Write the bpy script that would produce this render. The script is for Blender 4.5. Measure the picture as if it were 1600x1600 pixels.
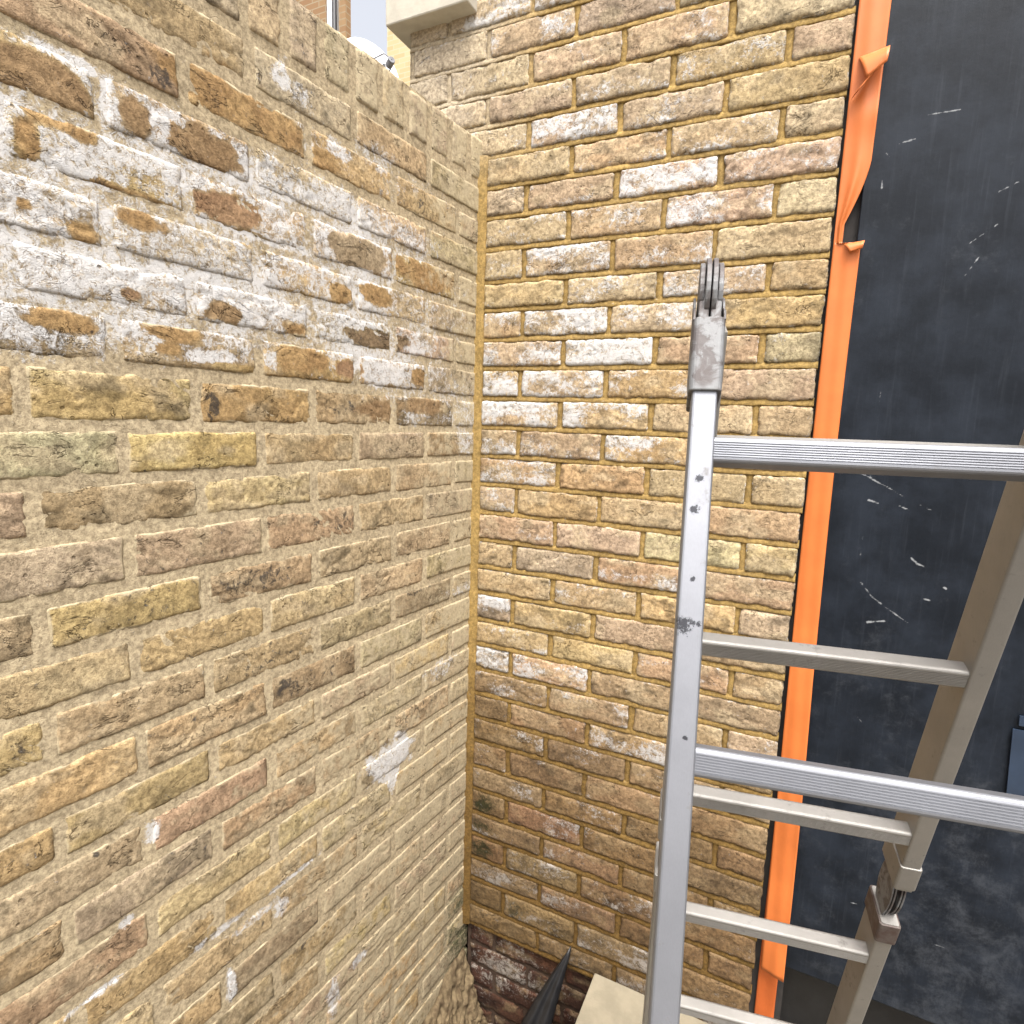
import bpy, math, random
import numpy as np
from mathutils import Matrix, Vector

# ------------------------------------------------------------------ scene, camera, sky, sun
S = bpy.context.scene
for o in list(bpy.data.objects):
    bpy.data.objects.remove(o)
COL = S.collection
random.seed(7)
rng = np.random.default_rng(11)

cd = bpy.data.cameras.new('camera'); cam = bpy.data.objects.new('camera', cd); COL.objects.link(cam)
S.camera = cam
cd.sensor_width = 36.0; cd.sensor_fit = 'HORIZONTAL'
cd.lens = 36.0*931.49/1600.0
cd.clip_start = 0.02; cd.clip_end = 500
_rt = Vector((0.89823914, 0.43834937, 0.03187914)); _up = Vector((-0.09409753, 0.1209526, 0.9881883)); _fw = Vector((-0.42931586, 0.89062916, -0.14989196))
CAM = Vector((0.80132, -1.41829, 1.49518))
cam.matrix_world = Matrix(((_rt.x, _up.x, -_fw.x, CAM.x), (_rt.y, _up.y, -_fw.y, CAM.y), (_rt.z, _up.z, -_fw.z, CAM.z), (0, 0, 0, 1)))

W = bpy.data.worlds.new('World'); S.world = W; W.use_nodes = True
wn = W.node_tree; wn.nodes.clear()
sky = wn.nodes.new('ShaderNodeTexSky'); sky.sky_type = 'NISHITA'; sky.sun_disc = False
SUN_EL, SUN_AZ = math.radians(66), math.radians(148)     # azimuth clockwise from +Y
sky.sun_elevation = SUN_EL; sky.sun_rotation = SUN_AZ
sky.air_density = 0.7; sky.dust_density = 9.0; sky.ozone_density = 0.3
bg = wn.nodes.new('ShaderNodeBackground'); bg.inputs['Strength'].default_value = 0.15
wo = wn.nodes.new('ShaderNodeOutputWorld')
hs = wn.nodes.new('ShaderNodeHueSaturation'); hs.inputs['Saturation'].default_value = .30     # thin bright overcast
wn.links.new(sky.outputs[0], hs.inputs['Color']); wn.links.new(hs.outputs[0], bg.inputs[0]); wn.links.new(bg.outputs[0], wo.inputs[0])

sl = bpy.data.lights.new('sun', 'SUN'); sl.energy = 0.9; sl.angle = math.radians(25); sl.color = (1, .96, .9)
so = bpy.data.objects.new('sun', sl); COL.objects.link(so)
sdir = Vector((math.sin(SUN_AZ)*math.cos(SUN_EL), math.cos(SUN_AZ)*math.cos(SUN_EL), math.sin(SUN_EL)))
so.rotation_euler = sdir.to_track_quat('Z', 'Y').to_euler(); so.location = sdir*20
vs = S.view_settings; vs.view_transform = 'Standard'; vs.look = 'None'; vs.gamma = 1; vs.exposure = 1.60
S.cycles.max_bounces = 6; S.cycles.diffuse_bounces = 3; S.cycles.glossy_bounces = 3
vs.use_curve_mapping = False

# ------------------------------------------------------------------ measured layout (metres on the wall faces)
RBED={-8: 2.7474, -7: 2.6724, -6: 2.5974, -5: 2.5224, -4: 2.4474, -3: 2.3724, -2: 2.2949, -1: 2.2224, 0: 2.1496, 1: 2.0775, 2: 2.0056, 3: 1.9283, 4: 1.8487, 5: 1.7789, 6: 1.7046, 7: 1.631, 8: 1.5539, 9: 1.4781, 10: 1.4022, 11: 1.3256, 12: 1.2477, 13: 1.1722, 14: 1.0961, 15: 1.0212, 16: 0.9433, 17: 0.8703, 18: 0.7962, 19: 0.7218, 20: 0.6491, 21: 0.5765, 22: 0.496, 23: 0.4247, 24: 0.3472, 25: 0.2771, 26: 0.2007, 27: 0.1284, 28: 0.0456, 29: -0.0235}
LBED={0: 2.0862, 1: 2.0096, 2: 1.9335, 3: 1.8579, 4: 1.7781, 5: 1.7012, 6: 1.6283, 7: 1.5517, 8: 1.471, 9: 1.3968, 10: 1.3218, 11: 1.2406, 12: 1.1651, 13: 1.0898, 14: 1.0141, 15: 0.9345, 16: 0.864, 17: 0.7895, 18: 0.7129, 19: 0.6363, 20: 0.5597, 21: 0.4831, 22: 0.4065, 23: 0.3299, 24: 0.2533, 25: 0.1767, 26: 0.1001, 27: 0.0235, 28: -0.0531, 29: -0.1297, 30: -0.2063, 31: -0.2829, 32: -0.3595, 33: -0.4361}
LCLEAR=[(0.964, 1.883, 0.05, 0.031, 'b'), (0.855, 1.893, 0.025, 0.026, 'b'), (0.754, 1.886, 0.049, 0.028, 'b'), (0.985, 1.814, 0.013, 0.021, 'O'), (0.942, 1.847, 0.037, 0.012, 'O'), (0.87, 1.786, 0.054, 0.01, 'O'), (0.731, 1.811, 0.048, 0.021, 'r'), (0.855, 1.757, 0.041, 0.013, 'O'), (0.93, 1.72, 0.017, 0.014, 'O'), (0.994, 1.737, 0.009, 0.007, 'O'), (0.513, 1.955, 0.041, 0.018, 'O'), (0.213, 1.82, 0.116, 0.028, 'O'), (0.474, 1.731, 0.034, 0.016, 'O'), (0.384, 1.745, 0.047, 0.018, 'O'), (0.732, 1.655, 0.032, 0.016, 'b'), (0.594, 1.647, 0.023, 0.013, 'O'), (0.379, 1.658, 0.082, 0.018, 'k'), (0.816, 1.61, 0.038, 0.013, 'O'), (0.826, 1.586, 0.016, 0.009, 'O'), (0.719, 1.568, 0.039, 0.005, 'Y'), (0.581, 1.597, 0.055, 0.023, 'O'), (0.462, 1.587, 0.036, 0.018, 'r'), (0.24, 1.589, 0.024, 0.02, 'O'), (0.967, 1.605, 0.037, 0.013, 'O'), (0.379, 1.511, 0.062, 0.019, 'b'), (0.227, 1.524, 0.075, 0.018, 'b'), (0.874, 1.654, 0.012, 0.005, 'r'), (0.707, 1.978, 0.11, 0.037, 'O'), (0.612, 1.975, 0.055, 0.028, 'O'), (0.681, 1.777, 0.037, 0.012, 'y'), (0.433, 1.818, 0.074, 0.027, 'g'), (0.691, 1.814, 0.03, 0.015, 'r'), (0.187, 1.956, 0.102, 0.035, 'y')]
LWHITE=[(0.359, 1.587, 0.096, 0.024, 1.1), (0.752, 1.582, 0.046, 0.014, 1.1), (0.644, 1.585, 0.013, 0.02, 0.9), (0.85, 1.605, 0.019, 0.018, 1.0), (0.621, 1.672, 0.049, 0.013, 1.1), (0.917, 1.675, 0.095, 0.027, 1.05), (0.784, 1.69, 0.088, 0.026, 0.95), (0.337, 0.681, 0.077, 0.047, 1.0), (0.33, 0.627, 0.014, 0.037, 1.0), (0.895, 0.832, 0.014, 0.019, 0.9), (0.77, 0.452, 0.011, 0.037, 1.0), (0.657, 0.526, 0.018, 0.02, 0.8), (0.632, 0.572, 0.065, 0.007, 0.8), (0.936, 0.711, 0.018, 0.011, 0.9), (0.987, 0.626, 0.034, 0.008, 0.9), (0.786, 0.573, 0.05, 0.01, 0.9), (0.708, 0.544, 0.058, 0.009, 0.7), (0.448, 0.221, 0.034, 0.014, 0.9), (0.528, 0.191, 0.023, 0.041, 0.8), (0.93, 1.924, 0.042, 0.012, 1.0), (0.891, 1.901, 0.007, 0.032, 1.0), (1.001, 1.845, 0.026, 0.013, 0.9), (0.931, 1.801, 0.072, 0.008, 0.95), (1.005, 1.802, 0.008, 0.036, 0.8), (0.897, 1.741, 0.007, 0.029, 1.0), (0.899, 1.84, 0.05, 0.013, 0.6), (0.815, 1.833, 0.06, 0.018, 0.9), (0.757, 1.808, 0.021, 0.021, 1.0), (0.64, 1.894, 0.006, 0.03, 1.0), (0.574, 1.886, 0.091, 0.01, 0.9), (0.628, 1.868, 0.083, 0.008, 1.0), (0.662, 1.787, 0.123, 0.009, 1.0), (0.484, 1.834, 0.069, 0.016, 0.8), (0.609, 2.06, 0.019, 0.028, 0.9), (0.569, 2.043, 0.023, 0.025, 0.7), (0.489, 1.986, 0.033, 0.02, 0.9), (0.378, 2.016, 0.058, 0.024, 0.6), (0.252, 1.66, 0.071, 0.02, 0.9), (0.132, 1.766, 0.082, 0.091, 0.4), (0.053, 1.439, 0.036, 0.042, 0.7), (0.054, 1.039, 0.07, 0.018, 0.6), (0.136, 0.838, 0.065, 0.025, 0.6), (0.276, 1.796, 0.143, 0.011, 0.4), (0.562, 1.758, 0.078, 0.016, 0.8), (0.397, 1.783, 0.058, 0.019, 0.9)]
LDARK=[(0.817, 1.965, 0.024, 0.019, 0.9), (0.867, 1.97, 0.061, 0.024, 0.45), (0.759, 1.499, 0.016, 0.028, 1.0), (0.48, 1.508, 0.063, 0.02, 0.6), (0.921, 1.493, 0.051, 0.014, 0.12), (0.684, 1.202, 0.084, 0.026, 0.7), (0.492, 1.282, 0.077, 0.021, 0.7), (0.842, 0.868, 0.097, 0.018, 0.55), (0.258, 1.083, 0.092, 0.016, 0.75), (0.635, 0.978, 0.033, 0.023, 0.95), (0.532, 0.975, 0.101, 0.019, 0.55), (0.696, 1.038, 0.115, 0.017, 0.6), (0.596, 0.403, 0.059, 0.024, 0.75), (0.393, 0.549, 0.106, 0.017, 0.6), (0.923, 1.589, 0.05, 0.01, 0.7), (0.267, 0.767, 0.133, 0.021, 0.6), (0.256, 1.955, 0.083, 0.021, 0.6), (0.971, 0.855, 0.008, 0.01, 0.9), (1.049, 1.054, 0.02, 0.017, 0.6), (0.962, 1.294, 0.008, 0.007, 0.4), (0.926, 1.415, 0.034, 0.009, 0.3), (0.381, 0.792, 0.044, 0.022, 0.5), (0.916, 1.802, 0.048, 0.006, 0.6), (0.567, 2.125, 0.008, 0.006, 0.7), (0.871, 1.407, 0.007, 0.006, 0.6), (0.314, 0.661, 0.036, 0.014, 0.2), (0.438, 1.254, 0.046, 0.017, 0.5), (0.895, 0.742, 0.061, 0.013, 0.45), (1.051, 0.742, 0.022, 0.015, 0.5), (0.729, 0.701, 0.084, 0.018, 0.3), (0.598, 1.504, 0.029, 0.014, 0.4)]
LAD=[0.7049, -0.7829, -0.5131, 0.19, 0.3237, 0.3019, 0.1698, 0.1594, 0.3246, 0.0242]
CAMP=[0.80132, -1.41829, -0.65482, -0.44917, -0.15046, 0.03225, 931.48978, 0.01325, 0.22895, 0.0766, -0.06417, 0.0973, 0.22883, -0.07447, 0.81199]
PSCR=[(0.908, 1.415, 0.952, 1.393, 2.2), (0.952, 1.393, 0.995, 1.369, 1.2), (0.931, 1.359, 0.949, 1.354, 2.5), (0.986, 1.352, 1.003, 1.345, 1.5), (1.018, 1.358, 1.04, 1.348, 1.2), (0.936, 1.185, 0.958, 1.158, 2.5), (0.958, 1.158, 0.987, 1.138, 2.5), (0.987, 1.138, 1.029, 1.112, 1.8), (0.956, 1.102, 0.986, 1.11, 4), (1.018, 1.248, 1.026, 1.241, 3), (1.028, 1.238, 1.04, 1.234, 3), (1.045, 1.168, 1.058, 1.166, 2.5), (1.079, 1.196, 1.082, 1.194, 3), (0.951, 2.084, 1.0, 2.084, 2), (0.91, 2.041, 0.935, 2.045, 1.5), (0.889, 1.979, 0.89, 1.964, 2), (0.891, 2.027, 0.897, 2.02, 2), (0.929, 1.581, 0.929, 1.211, 0.7), (0.993, 0.454, 1.005, 0.456, 1.5), (1.152, 0.421, 1.169, 0.421, 2), (0.96, 0.89, 0.977, 0.872, 1.2), (1.075, 1.934, 1.101, 1.947, 1.5), (1.042, 1.849, 1.081, 1.879, 1.2), (1.036, 1.782, 1.06, 1.825, 1.2)]


# ------------------------------------------------------------------ noise
_tab = np.random.default_rng(3).random(65536).astype(np.float32)
def vn(x, y, z=0.0):
    x, y, z = np.broadcast_arrays(np.asarray(x, np.float64), np.asarray(y, np.float64), np.asarray(z, np.float64))
    xi = np.floor(x).astype(np.int64); yi = np.floor(y).astype(np.int64); zi = np.floor(z).astype(np.int64)
    fx = x-xi; fy = y-yi; fx = fx*fx*(3-2*fx); fy = fy*fy*(3-2*fy)
    def h(a, b): return _tab[((a*73856093) ^ (b*19349663) ^ (zi*83492791)) & 65535]
    return (h(xi, yi)*(1-fx)+h(xi+1, yi)*fx)*(1-fy)+(h(xi, yi+1)*(1-fx)+h(xi+1, yi+1)*fx)*fy
def fbm(x, y, z=0.0, o=4):
    s = 0; a = .5; n = 0
    for i in range(o):
        s = s+a*vn(x*2**i, y*2**i, z+17*i); n += a; a *= .5
    return s/n
def sstep(a, b, x):
    t = np.clip((x-a)/(b-a), 0, 1); return t*t*(3-2*t)
def lin(r, g, b, k=.62):
    f = lambda c: (c/12.92 if c <= .04045 else ((c+.055)/1.055)**2.4)
    k *= .70; return np.array([f(r/255)*k, f(g/255)*k, f(b/255)*k])

# ------------------------------------------------------------------ object helpers
def tag(o, label=None, cat=None, group=None, kind=None):
    if label: o['label'] = label
    if cat: o['category'] = cat
    if group: o['group'] = group
    if kind: o['kind'] = kind
    return o
def empty(name, loc=(0, 0, 0)):
    o = bpy.data.objects.new(name, None); COL.objects.link(o); o.location = loc; o.empty_display_size = .05
    return o
def link(name, me, mat, parent=None):
    o = bpy.data.objects.new(name, me); COL.objects.link(o)
    if mat: me.materials.append(mat)
    if parent: o.parent = parent
    return o
def np_mesh(name, co, quads, attrs=None, smooth=True):
    me = bpy.data.meshes.new(name)
    n = len(co); q = len(quads)
    me.vertices.add(n); me.vertices.foreach_set('co', np.ascontiguousarray(co, np.float32).ravel())
    me.loops.add(q*4); me.polygons.add(q)
    me.loops.foreach_set('vertex_index', np.ascontiguousarray(quads, np.int32).ravel())
    me.polygons.foreach_set('loop_start', np.arange(0, q*4, 4, dtype=np.int32))
    me.polygons.foreach_set('use_smooth', np.full(q, smooth, dtype=bool))
    for k, v in (attrs or {}).items():
        a = me.attributes.new(k, 'FLOAT_COLOR', 'POINT'); a.data.foreach_set('color', np.ascontiguousarray(v, np.float32).ravel())
    me.update(calc_edges=True)
    return me
_qc = {}
def gridq(nu, nv):
    if (nu, nv) not in _qc:
        i, j = np.meshgrid(np.arange(nu-1), np.arange(nv-1), indexing='ij')
        a = i*nv+j
        _qc[nu, nv] = np.stack([a, a+nv, a+nv+1, a+1], -1).reshape(-1, 4)
    return _qc[nu, nv]
class MB:
    def __init__(s): s.v = []; s.f = []
    def add(s, vs_, fs):
        o = len(s.v); s.v += [tuple(v) for v in vs_]; s.f += [tuple(o+i for i in f) for f in fs]
    def box(s, c, hx, hy, hz, ax=None):
        c = Vector(c); X, Y, Z = ax or (Vector((1, 0, 0)), Vector((0, 1, 0)), Vector((0, 0, 1)))
        p = [c+X*(hx*i)+Y*(hy*j)+Z*(hz*k) for i in (-1, 1) for j in (-1, 1) for k in (-1, 1)]
        s.add(p, [(0, 1, 3, 2), (4, 6, 7, 5), (0, 4, 5, 1), (2, 3, 7, 6), (0, 2, 6, 4), (1, 5, 7, 3)])
    def prism(s, prof, o, A, B, Lv, n=1):
        k = len(prof); vs_ = []
        for i in range(n+1):
            q = Vector(o)+Vector(Lv)*(i/n)
            vs_ += [q+A*a+B*b for a, b in prof]
        fs = [tuple([i*k+j, i*k+(j+1) % k, (i+1)*k+(j+1) % k, (i+1)*k+j]) for i in range(n) for j in range(k)]
        fs += [tuple(reversed(range(k))), tuple(range(n*k, n*k+k))]
        s.add(vs_, fs)
    def tube(s, pts, r, k=8):
        pts = [Vector(p) for p in pts]; vs_ = []
        for i, p in enumerate(pts):
            d = (pts[min(i+1, len(pts)-1)]-pts[max(i-1, 0)]).normalized()
            a = d.cross(Vector((.3, .2, .93))).normalized(); b = d.cross(a)
            vs_ += [p+(a*math.cos(2*math.pi*j/k)+b*math.sin(2*math.pi*j/k))*r for j in range(k)]
        n = len(pts)
        fs = [(i*k+j, i*k+(j+1) % k, (i+1)*k+(j+1) % k, (i+1)*k+j) for i in range(n-1) for j in range(k)]
        fs += [tuple(reversed(range(k))), tuple(range((n-1)*k, n*k))]
        s.add(vs_, fs)
    def build(s, name, mat, parent=None, bevel=0, smooth=False, seg=2):
        me = bpy.data.meshes.new(name); me.from_pydata(s.v, [], s.f); me.update()
        import bmesh
        bm = bmesh.new(); bm.from_mesh(me); bmesh.ops.recalc_face_normals(bm, faces=bm.faces); bm.to_mesh(me); bm.free()
        if smooth: me.shade_smooth()
        o = link(name, me, mat, parent)
        if bevel:
            m = o.modifiers.new('bevel', 'BEVEL'); m.width = bevel; m.segments = seg; m.limit_method = 'ANGLE'; m.angle_limit = math.radians(40)
        return o

# ------------------------------------------------------------------ materials
class NT:
    def __init__(s, name):
        s.m = bpy.data.materials.new(name); s.m.use_nodes = True; s.t = s.m.node_tree; s.t.nodes.clear()
        s.out = s.n('ShaderNodeOutputMaterial'); s.p = s.n('ShaderNodeBsdfPrincipled'); s.l(s.p.outputs[0], s.out.inputs[0])
        s.pos = s.n('ShaderNodeNewGeometry').outputs['Position']
    def n(s, t, **k):
        x = s.t.nodes.new(t)
        for a, b in k.items(): setattr(x, a, b)
        return x
    def l(s, a, b): s.t.links.new(a, b)
    def set(s, sock, v):
        if isinstance(v, (int, float)): sock.default_value = v
        elif isinstance(v, (tuple, list, np.ndarray)):
            v = [float(q) for q in v]; sock.default_value = v+[1.0] if len(v) == 3 and len(sock.default_value) == 4 else v
        else: s.l(v, sock)
    def noise(s, scale, detail=3, rough=.55, vec=None, dist=0):
        x = s.n('ShaderNodeTexNoise'); s.l(vec or s.pos, x.inputs['Vector'])
        x.inputs['Scale'].default_value = scale; x.inputs['Detail'].default_value = detail; x.inputs['Roughness'].default_value = rough; x.inputs['Distortion'].default_value = dist
        return x.outputs['Fac']
    def math(s, op, a, b=None, c=None, clamp=False):
        x = s.n('ShaderNodeMath', operation=op, use_clamp=clamp)
        for i, v in enumerate((a, b, c)):
            if v is not None: s.set(x.inputs[i], v)
        return x.outputs[0]
    def ramp(s, v, a, b, lo=0., hi=1.):
        x = s.n('ShaderNodeMapRange', interpolation_type='SMOOTHSTEP'); s.set(x.inputs[0], v)
        for i, q in enumerate((a, b, lo, hi)): s.set(x.inputs[i+1], q)
        return x.outputs[0]
    def mix(s, f, a, b, mode='MIX'):
        x = s.n('ShaderNodeMix', data_type='RGBA', blend_type=mode)
        s.set(x.inputs[0], f); s.set(x.inputs[6], a); s.set(x.inputs[7], b)
        return x.outputs[2]
    def attr(s, name):
        x = s.n('ShaderNodeAttribute', attribute_name=name); sp = s.n('ShaderNodeSeparateColor'); s.l(x.outputs['Color'], sp.inputs[0])
        return x.outputs['Color'], sp.outputs[0], sp.outputs[1], sp.outputs[2], x.outputs['Alpha']
    def bump(s, h, strength, dist, prev=None):
        x = s.n('ShaderNodeBump'); x.inputs['Strength'].default_value = strength; x.inputs['Distance'].default_value = dist; s.l(h, x.inputs['Height'])
        if prev is not None: s.l(prev, x.inputs['Normal'])
        return x.outputs[0]
    def scaled(s, v):
        x = s.n('ShaderNodeVectorMath', operation='MULTIPLY'); s.l(s.pos, x.inputs[0]); x.inputs[1].default_value = v
        return x.outputs[0]

def masonry(name, smear_col, pit=1.0, bmp=1.0):
    m = NT(name)
    col = m.attr('Col')[0]; _, wh, dk, sm, gr = m.attr('Msk')
    n1 = m.noise(38, 4, .6); n2 = m.noise(130, 5, .65); n3 = m.noise(420, 3, .7); n4 = m.noise(75, 6, .72, dist=.6)
    c = m.mix(1, col, m.mix(m.ramp(n2, .32, .68), (.66, .63, .60), (1.28, 1.26, 1.22)), 'MULTIPLY')
    c = m.mix(m.ramp(n3, .52, .70, 0, .55), c, m.mix(1, col, (.48, .43, .38), 'MULTIPLY')); c = m.mix(m.ramp(n3, .48, .30, 0, .35), c, m.mix(1, col, (1.35, 1.34, 1.32), 'MULTIPLY'))
    c = m.mix(m.ramp(m.math('ADD', dk, m.math('MULTIPLY', m.math('SUBTRACT', n4, .5), 2.2)), .48, .78, 0, .86), c, (.035, .03, .027))
    smf = m.ramp(m.math('ADD', sm, m.math('MULTIPLY', m.math('SUBTRACT', n1, .5), 1.5)), .38, .82, 0, .93)
    sc = m.mix(1, smear_col, m.mix(m.ramp(m.math('ADD', m.math('MULTIPLY', n2, .6), m.math('MULTIPLY', n3, .4)), .36, .64), (.80, .78, .75), (1.14, 1.13, 1.10)), 'MULTIPLY')
    c = m.mix(smf, c, sc)
    c = m.mix(m.ramp(m.math('ADD', gr, m.math('MULTIPLY', m.math('SUBTRACT', n4, .5), 1.6)), .45, .9, 0, .9), c, (.03, .036, .012))
    n6 = m.noise(210, 4, .7); n7 = m.noise(48, 4, .6, dist=1.8)
    squig = m.math('MULTIPLY', m.ramp(m.math('ABSOLUTE', m.math('SUBTRACT', n7, .5)), .0, .045, 1, 0), m.ramp(n6, .42, .6))
    n8 = m.noise(11, 5, .62, vec=m.scaled((1, 1, 2.2)), dist=.7)
    crack = m.math('MULTIPLY', m.ramp(m.math('ABSOLUTE', m.math('SUBTRACT', n8, .5)), .0, .011, 1, 0), m.ramp(m.noise(15, 2), .50, .58))
    c = m.mix(m.math('MULTIPLY', crack, .8*min(1, pit)), c, m.mix(1, col, (.18, .15, .12), 'MULTIPLY'))
    wv_ = m.math('ADD', m.math('MINIMUM', wh, .86), m.math('MULTIPLY', m.math('SUBTRACT', n4, .5), 2.2))
    wv_ = m.math('ADD', wv_, m.math('MULTIPLY', m.math('SUBTRACT', n6, .5), 1.2))
    wv_ = m.math('SUBTRACT', wv_, m.math('MULTIPLY', squig, .45))
    wf = m.ramp(wv_, .30, .86, 0, .90)
    c = m.mix(m.math('MULTIPLY', m.math('MULTIPLY', squig, wh), .35), c, m.mix(1, c, (.42, .38, .34), 'MULTIPLY'))
    c = m.mix(wf, c, m.mix(n2, (.42, .415, .41), (.60, .595, .59)))
    vo = m.n('ShaderNodeTexVoronoi', feature='F1'); m.l(m.pos, vo.inputs['Vector']); vo.inputs['Scale'].default_value = 62; vo.inputs['Randomness'].default_value = 1
    pitm = m.math('MULTIPLY', m.ramp(vo.outputs['Distance'], .09, .2, 1, 0), m.ramp(m.noise(23, 2), .52, .62))
    if pit: c = m.mix(m.math('MULTIPLY', pitm, .55*pit), c, m.mix(1, col, (.16, .13, .11), 'MULTIPLY'))
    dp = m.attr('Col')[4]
    c = m.mix(m.math('SUBTRACT', 1., dp), c, m.mix(1, c, (.40, .34, .27), 'MULTIPLY'))  # Col alpha browns the lower walls: damp plus painted-in shade
    m.l(c, m.p.inputs['Base Color'])
    m.p.inputs['Roughness'].default_value = .93; m.p.inputs['Specular IOR Level'].default_value = .18
    h = m.math('ADD', m.math('MULTIPLY', n3, .60), m.math('MULTIPLY', n2, .60))
    h = m.math('ADD', h, m.math('MULTIPLY', n4, .22))
    h = m.math('SUBTRACT', h, m.math('MULTIPLY', pitm, 1.2*pit))
    h = m.math('ADD', h, m.math('MULTIPLY', wf, .25)); h = m.math('SUBTRACT', h, m.math('MULTIPLY', squig, .4)); h = m.math('SUBTRACT', h, m.math('MULTIPLY', crack, 1.6*min(1, pit)))
    h = m.math('MULTIPLY', h, m.math('SUBTRACT', 1., m.math('MULTIPLY', smf, .5)))
    m.l(m.bump(h, .8, .0023*bmp), m.p.inputs['Normal'])
    return m.m
BEIGE = lin(212, 197, 165, .81); OCHRE = lin(206, 180, 126, .70)
M_LEFT = masonry('old_stock_brick', BEIGE); M_RIGHT = masonry('cleaned_stock_brick', OCHRE, .8)
M_LMORT = masonry('lime_mortar', BEIGE, .25, .6); M_RMORT = masonry('ochre_pointing_mortar', OCHRE, .1, .4)

def simple(name, col, rough=.6, metal=0., nscale=20, namp=.15, bump=0., bscale=60, spec=.4, col2=None, detail=4):
    m = NT(name); n = m.noise(nscale, detail, .6)
    c2 = col2 if col2 is not None else [q*(1-2*namp) for q in col]
    m.l(m.mix(m.ramp(n, .3, .7), col, c2), m.p.inputs['Base Color'])
    m.p.inputs['Roughness'].default_value = rough; m.p.inputs['Metallic'].default_value = metal; m.p.inputs['Specular IOR Level'].default_value = spec
    if bump: m.l(m.bump(m.noise(bscale, 4, .6), .6, bump), m.p.inputs['Normal'])
    return m.m

def alu(name, tint, dirt, r0=.28, dirtcol=(.10, .09, .08), marks=()):
    m = NT(name)
    st = m.noise(1, 4, .6, vec=m.scaled((900, 900, 30))); n = m.noise(35, 5, .7); n2 = m.noise(9, 4, .6)
    c = m.mix(m.ramp(n2, .3, .7), tint, [t*.86 for t in tint])
    c = m.mix(m.ramp(n, .62-dirt*.2, .75-dirt*.15, 0, .75), c, dirtcol)
    nm = m.noise(190, 5, .75)
    for (px_, py_, pz_, r_) in marks:
        dn = m.n('ShaderNodeVectorMath', operation='DISTANCE'); m.l(m.pos, dn.inputs[0]); dn.inputs[1].default_value = (px_, py_, pz_)
        dv = m.math('ADD', m.math('DIVIDE', dn.outputs['Value'], r_), m.math('MULTIPLY', m.math('SUBTRACT', nm, .5), 3.2))
        c = m.mix(m.ramp(dv, .55, 1.0, .85, 0), c, (.02, .02, .024))
    m.l(c, m.p.inputs['Base Color'])
    m.l(m.math('SUBTRACT', .95, m.ramp(n, .62-dirt*.2, .75-dirt*.15, 0, .6)), m.p.inputs['Metallic'])
    m.l(m.math('ADD', r0, m.math('ADD', m.math('MULTIPLY', st, .16), m.math('MULTIPLY', n2, .12))), m.p.inputs['Roughness'])
    m.l(m.bump(m.math('ADD', st, n), .12, .0006), m.p.inputs['Normal'])
    return m.m
_ap = Vector((LAD[0], LAD[1], LAD[2]+2.15)); _n = Vector((-math.sin(LAD[3]), math.cos(LAD[3]), 0)); _w = Vector((math.cos(LAD[3]), math.sin(LAD[3]), 0)); _f = -Vector((0, 0, 1))*math.cos(LAD[4])-_n*math.sin(LAD[4])
MARKS = [tuple(_ap+_f*s_+_w*w_)+(r_,) for s_, w_, r_ in ((.198, 0, .004), (.228, -.002, .005), (.292, 0, .003), (.334, -.005, .009), (.332, .008, .003), (.43, .002, .0025))]
M_ALU = alu('brushed_aluminium', (.245, .252, .272), .10, .46, marks=MARKS); M_ALU2 = alu('weathered_aluminium', (.31, .298, .278), .18, .50)
def worn():
    m = NT('worn_galvanised_steel'); n = m.noise(42, 5, .68, dist=.5); n2 = m.noise(160, 4, .7); n3 = m.noise(22, 3)
    c = m.mix(m.ramp(n, .44, .56), (.075, .066, .064), m.mix(n2, (.10, .10, .10), (.20, .205, .21)))
    c = m.mix(m.ramp(n3, .55, .68, 0, .8), c, (.06, .048, .045))
    m.l(c, m.p.inputs['Base Color']); m.p.inputs['Metallic'].default_value = .25; m.l(m.math('ADD', .45, m.math('MULTIPLY', n2, .3)), m.p.inputs['Roughness'])
    m.l(m.bump(m.math('ADD', n, n2), .4, .0008), m.p.inputs['Normal']); return m.m
M_STEEL = worn()
M_RUST = simple('brown_painted_steel', (.060, .036, .030), .6, .2, 60, .25, .0006, 150, .4, (.10, .085, .075))
M_DARKSTEEL = simple('dark_steel', (.10, .09, .085), .5, .6, 50, .3)
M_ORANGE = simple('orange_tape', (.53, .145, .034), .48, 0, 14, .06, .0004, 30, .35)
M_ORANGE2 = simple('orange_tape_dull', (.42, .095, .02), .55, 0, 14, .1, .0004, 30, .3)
M_STONE = simple('pale_stone', lin(226, 219, 202, .82), .85, 0, 25, .08, .0008, 120, .2)
M_SLAB = simple('concrete_slab', lin(196, 184, 158), .88, 0, 18, .1, .0010, 140, .2)
M_POST = simple('dark_gap', (.028, .024, .022), .8, 0, 30, .2)
M_BOARD = simple('black_board', (.012, .012, .013), .5, 0, 25, .2, .0006, 80)
M_BAG = simple('black_plastic', (.012, .012, .013), .38, 0, 25, .2, .002, 40, .5)
M_BLUE = simple('flat_blue', (.022, .036, .062), .3, 0, 12, .12)
M_WHITE = simple('white_paint', (.72, .73, .74), .45, 0, 8, .02)
M_WIRE = simple('grey_metal_wire', (.18, .18, .19), .5, .4, 30, .2)
M_BLACKPIPE = simple('black_pipe', (.02, .02, .022), .4, 0, 30, .2)
M_GROUND = simple('concrete_yard', lin(165, 155, 138), .9, 0, 7, .16, .002, 60, .2)
M_RUBBLE = simple('mortar_rubble', lin(160, 140, 108), .95, 0, 55, .2, .004, 90, .1, lin(110, 92, 70))

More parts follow.
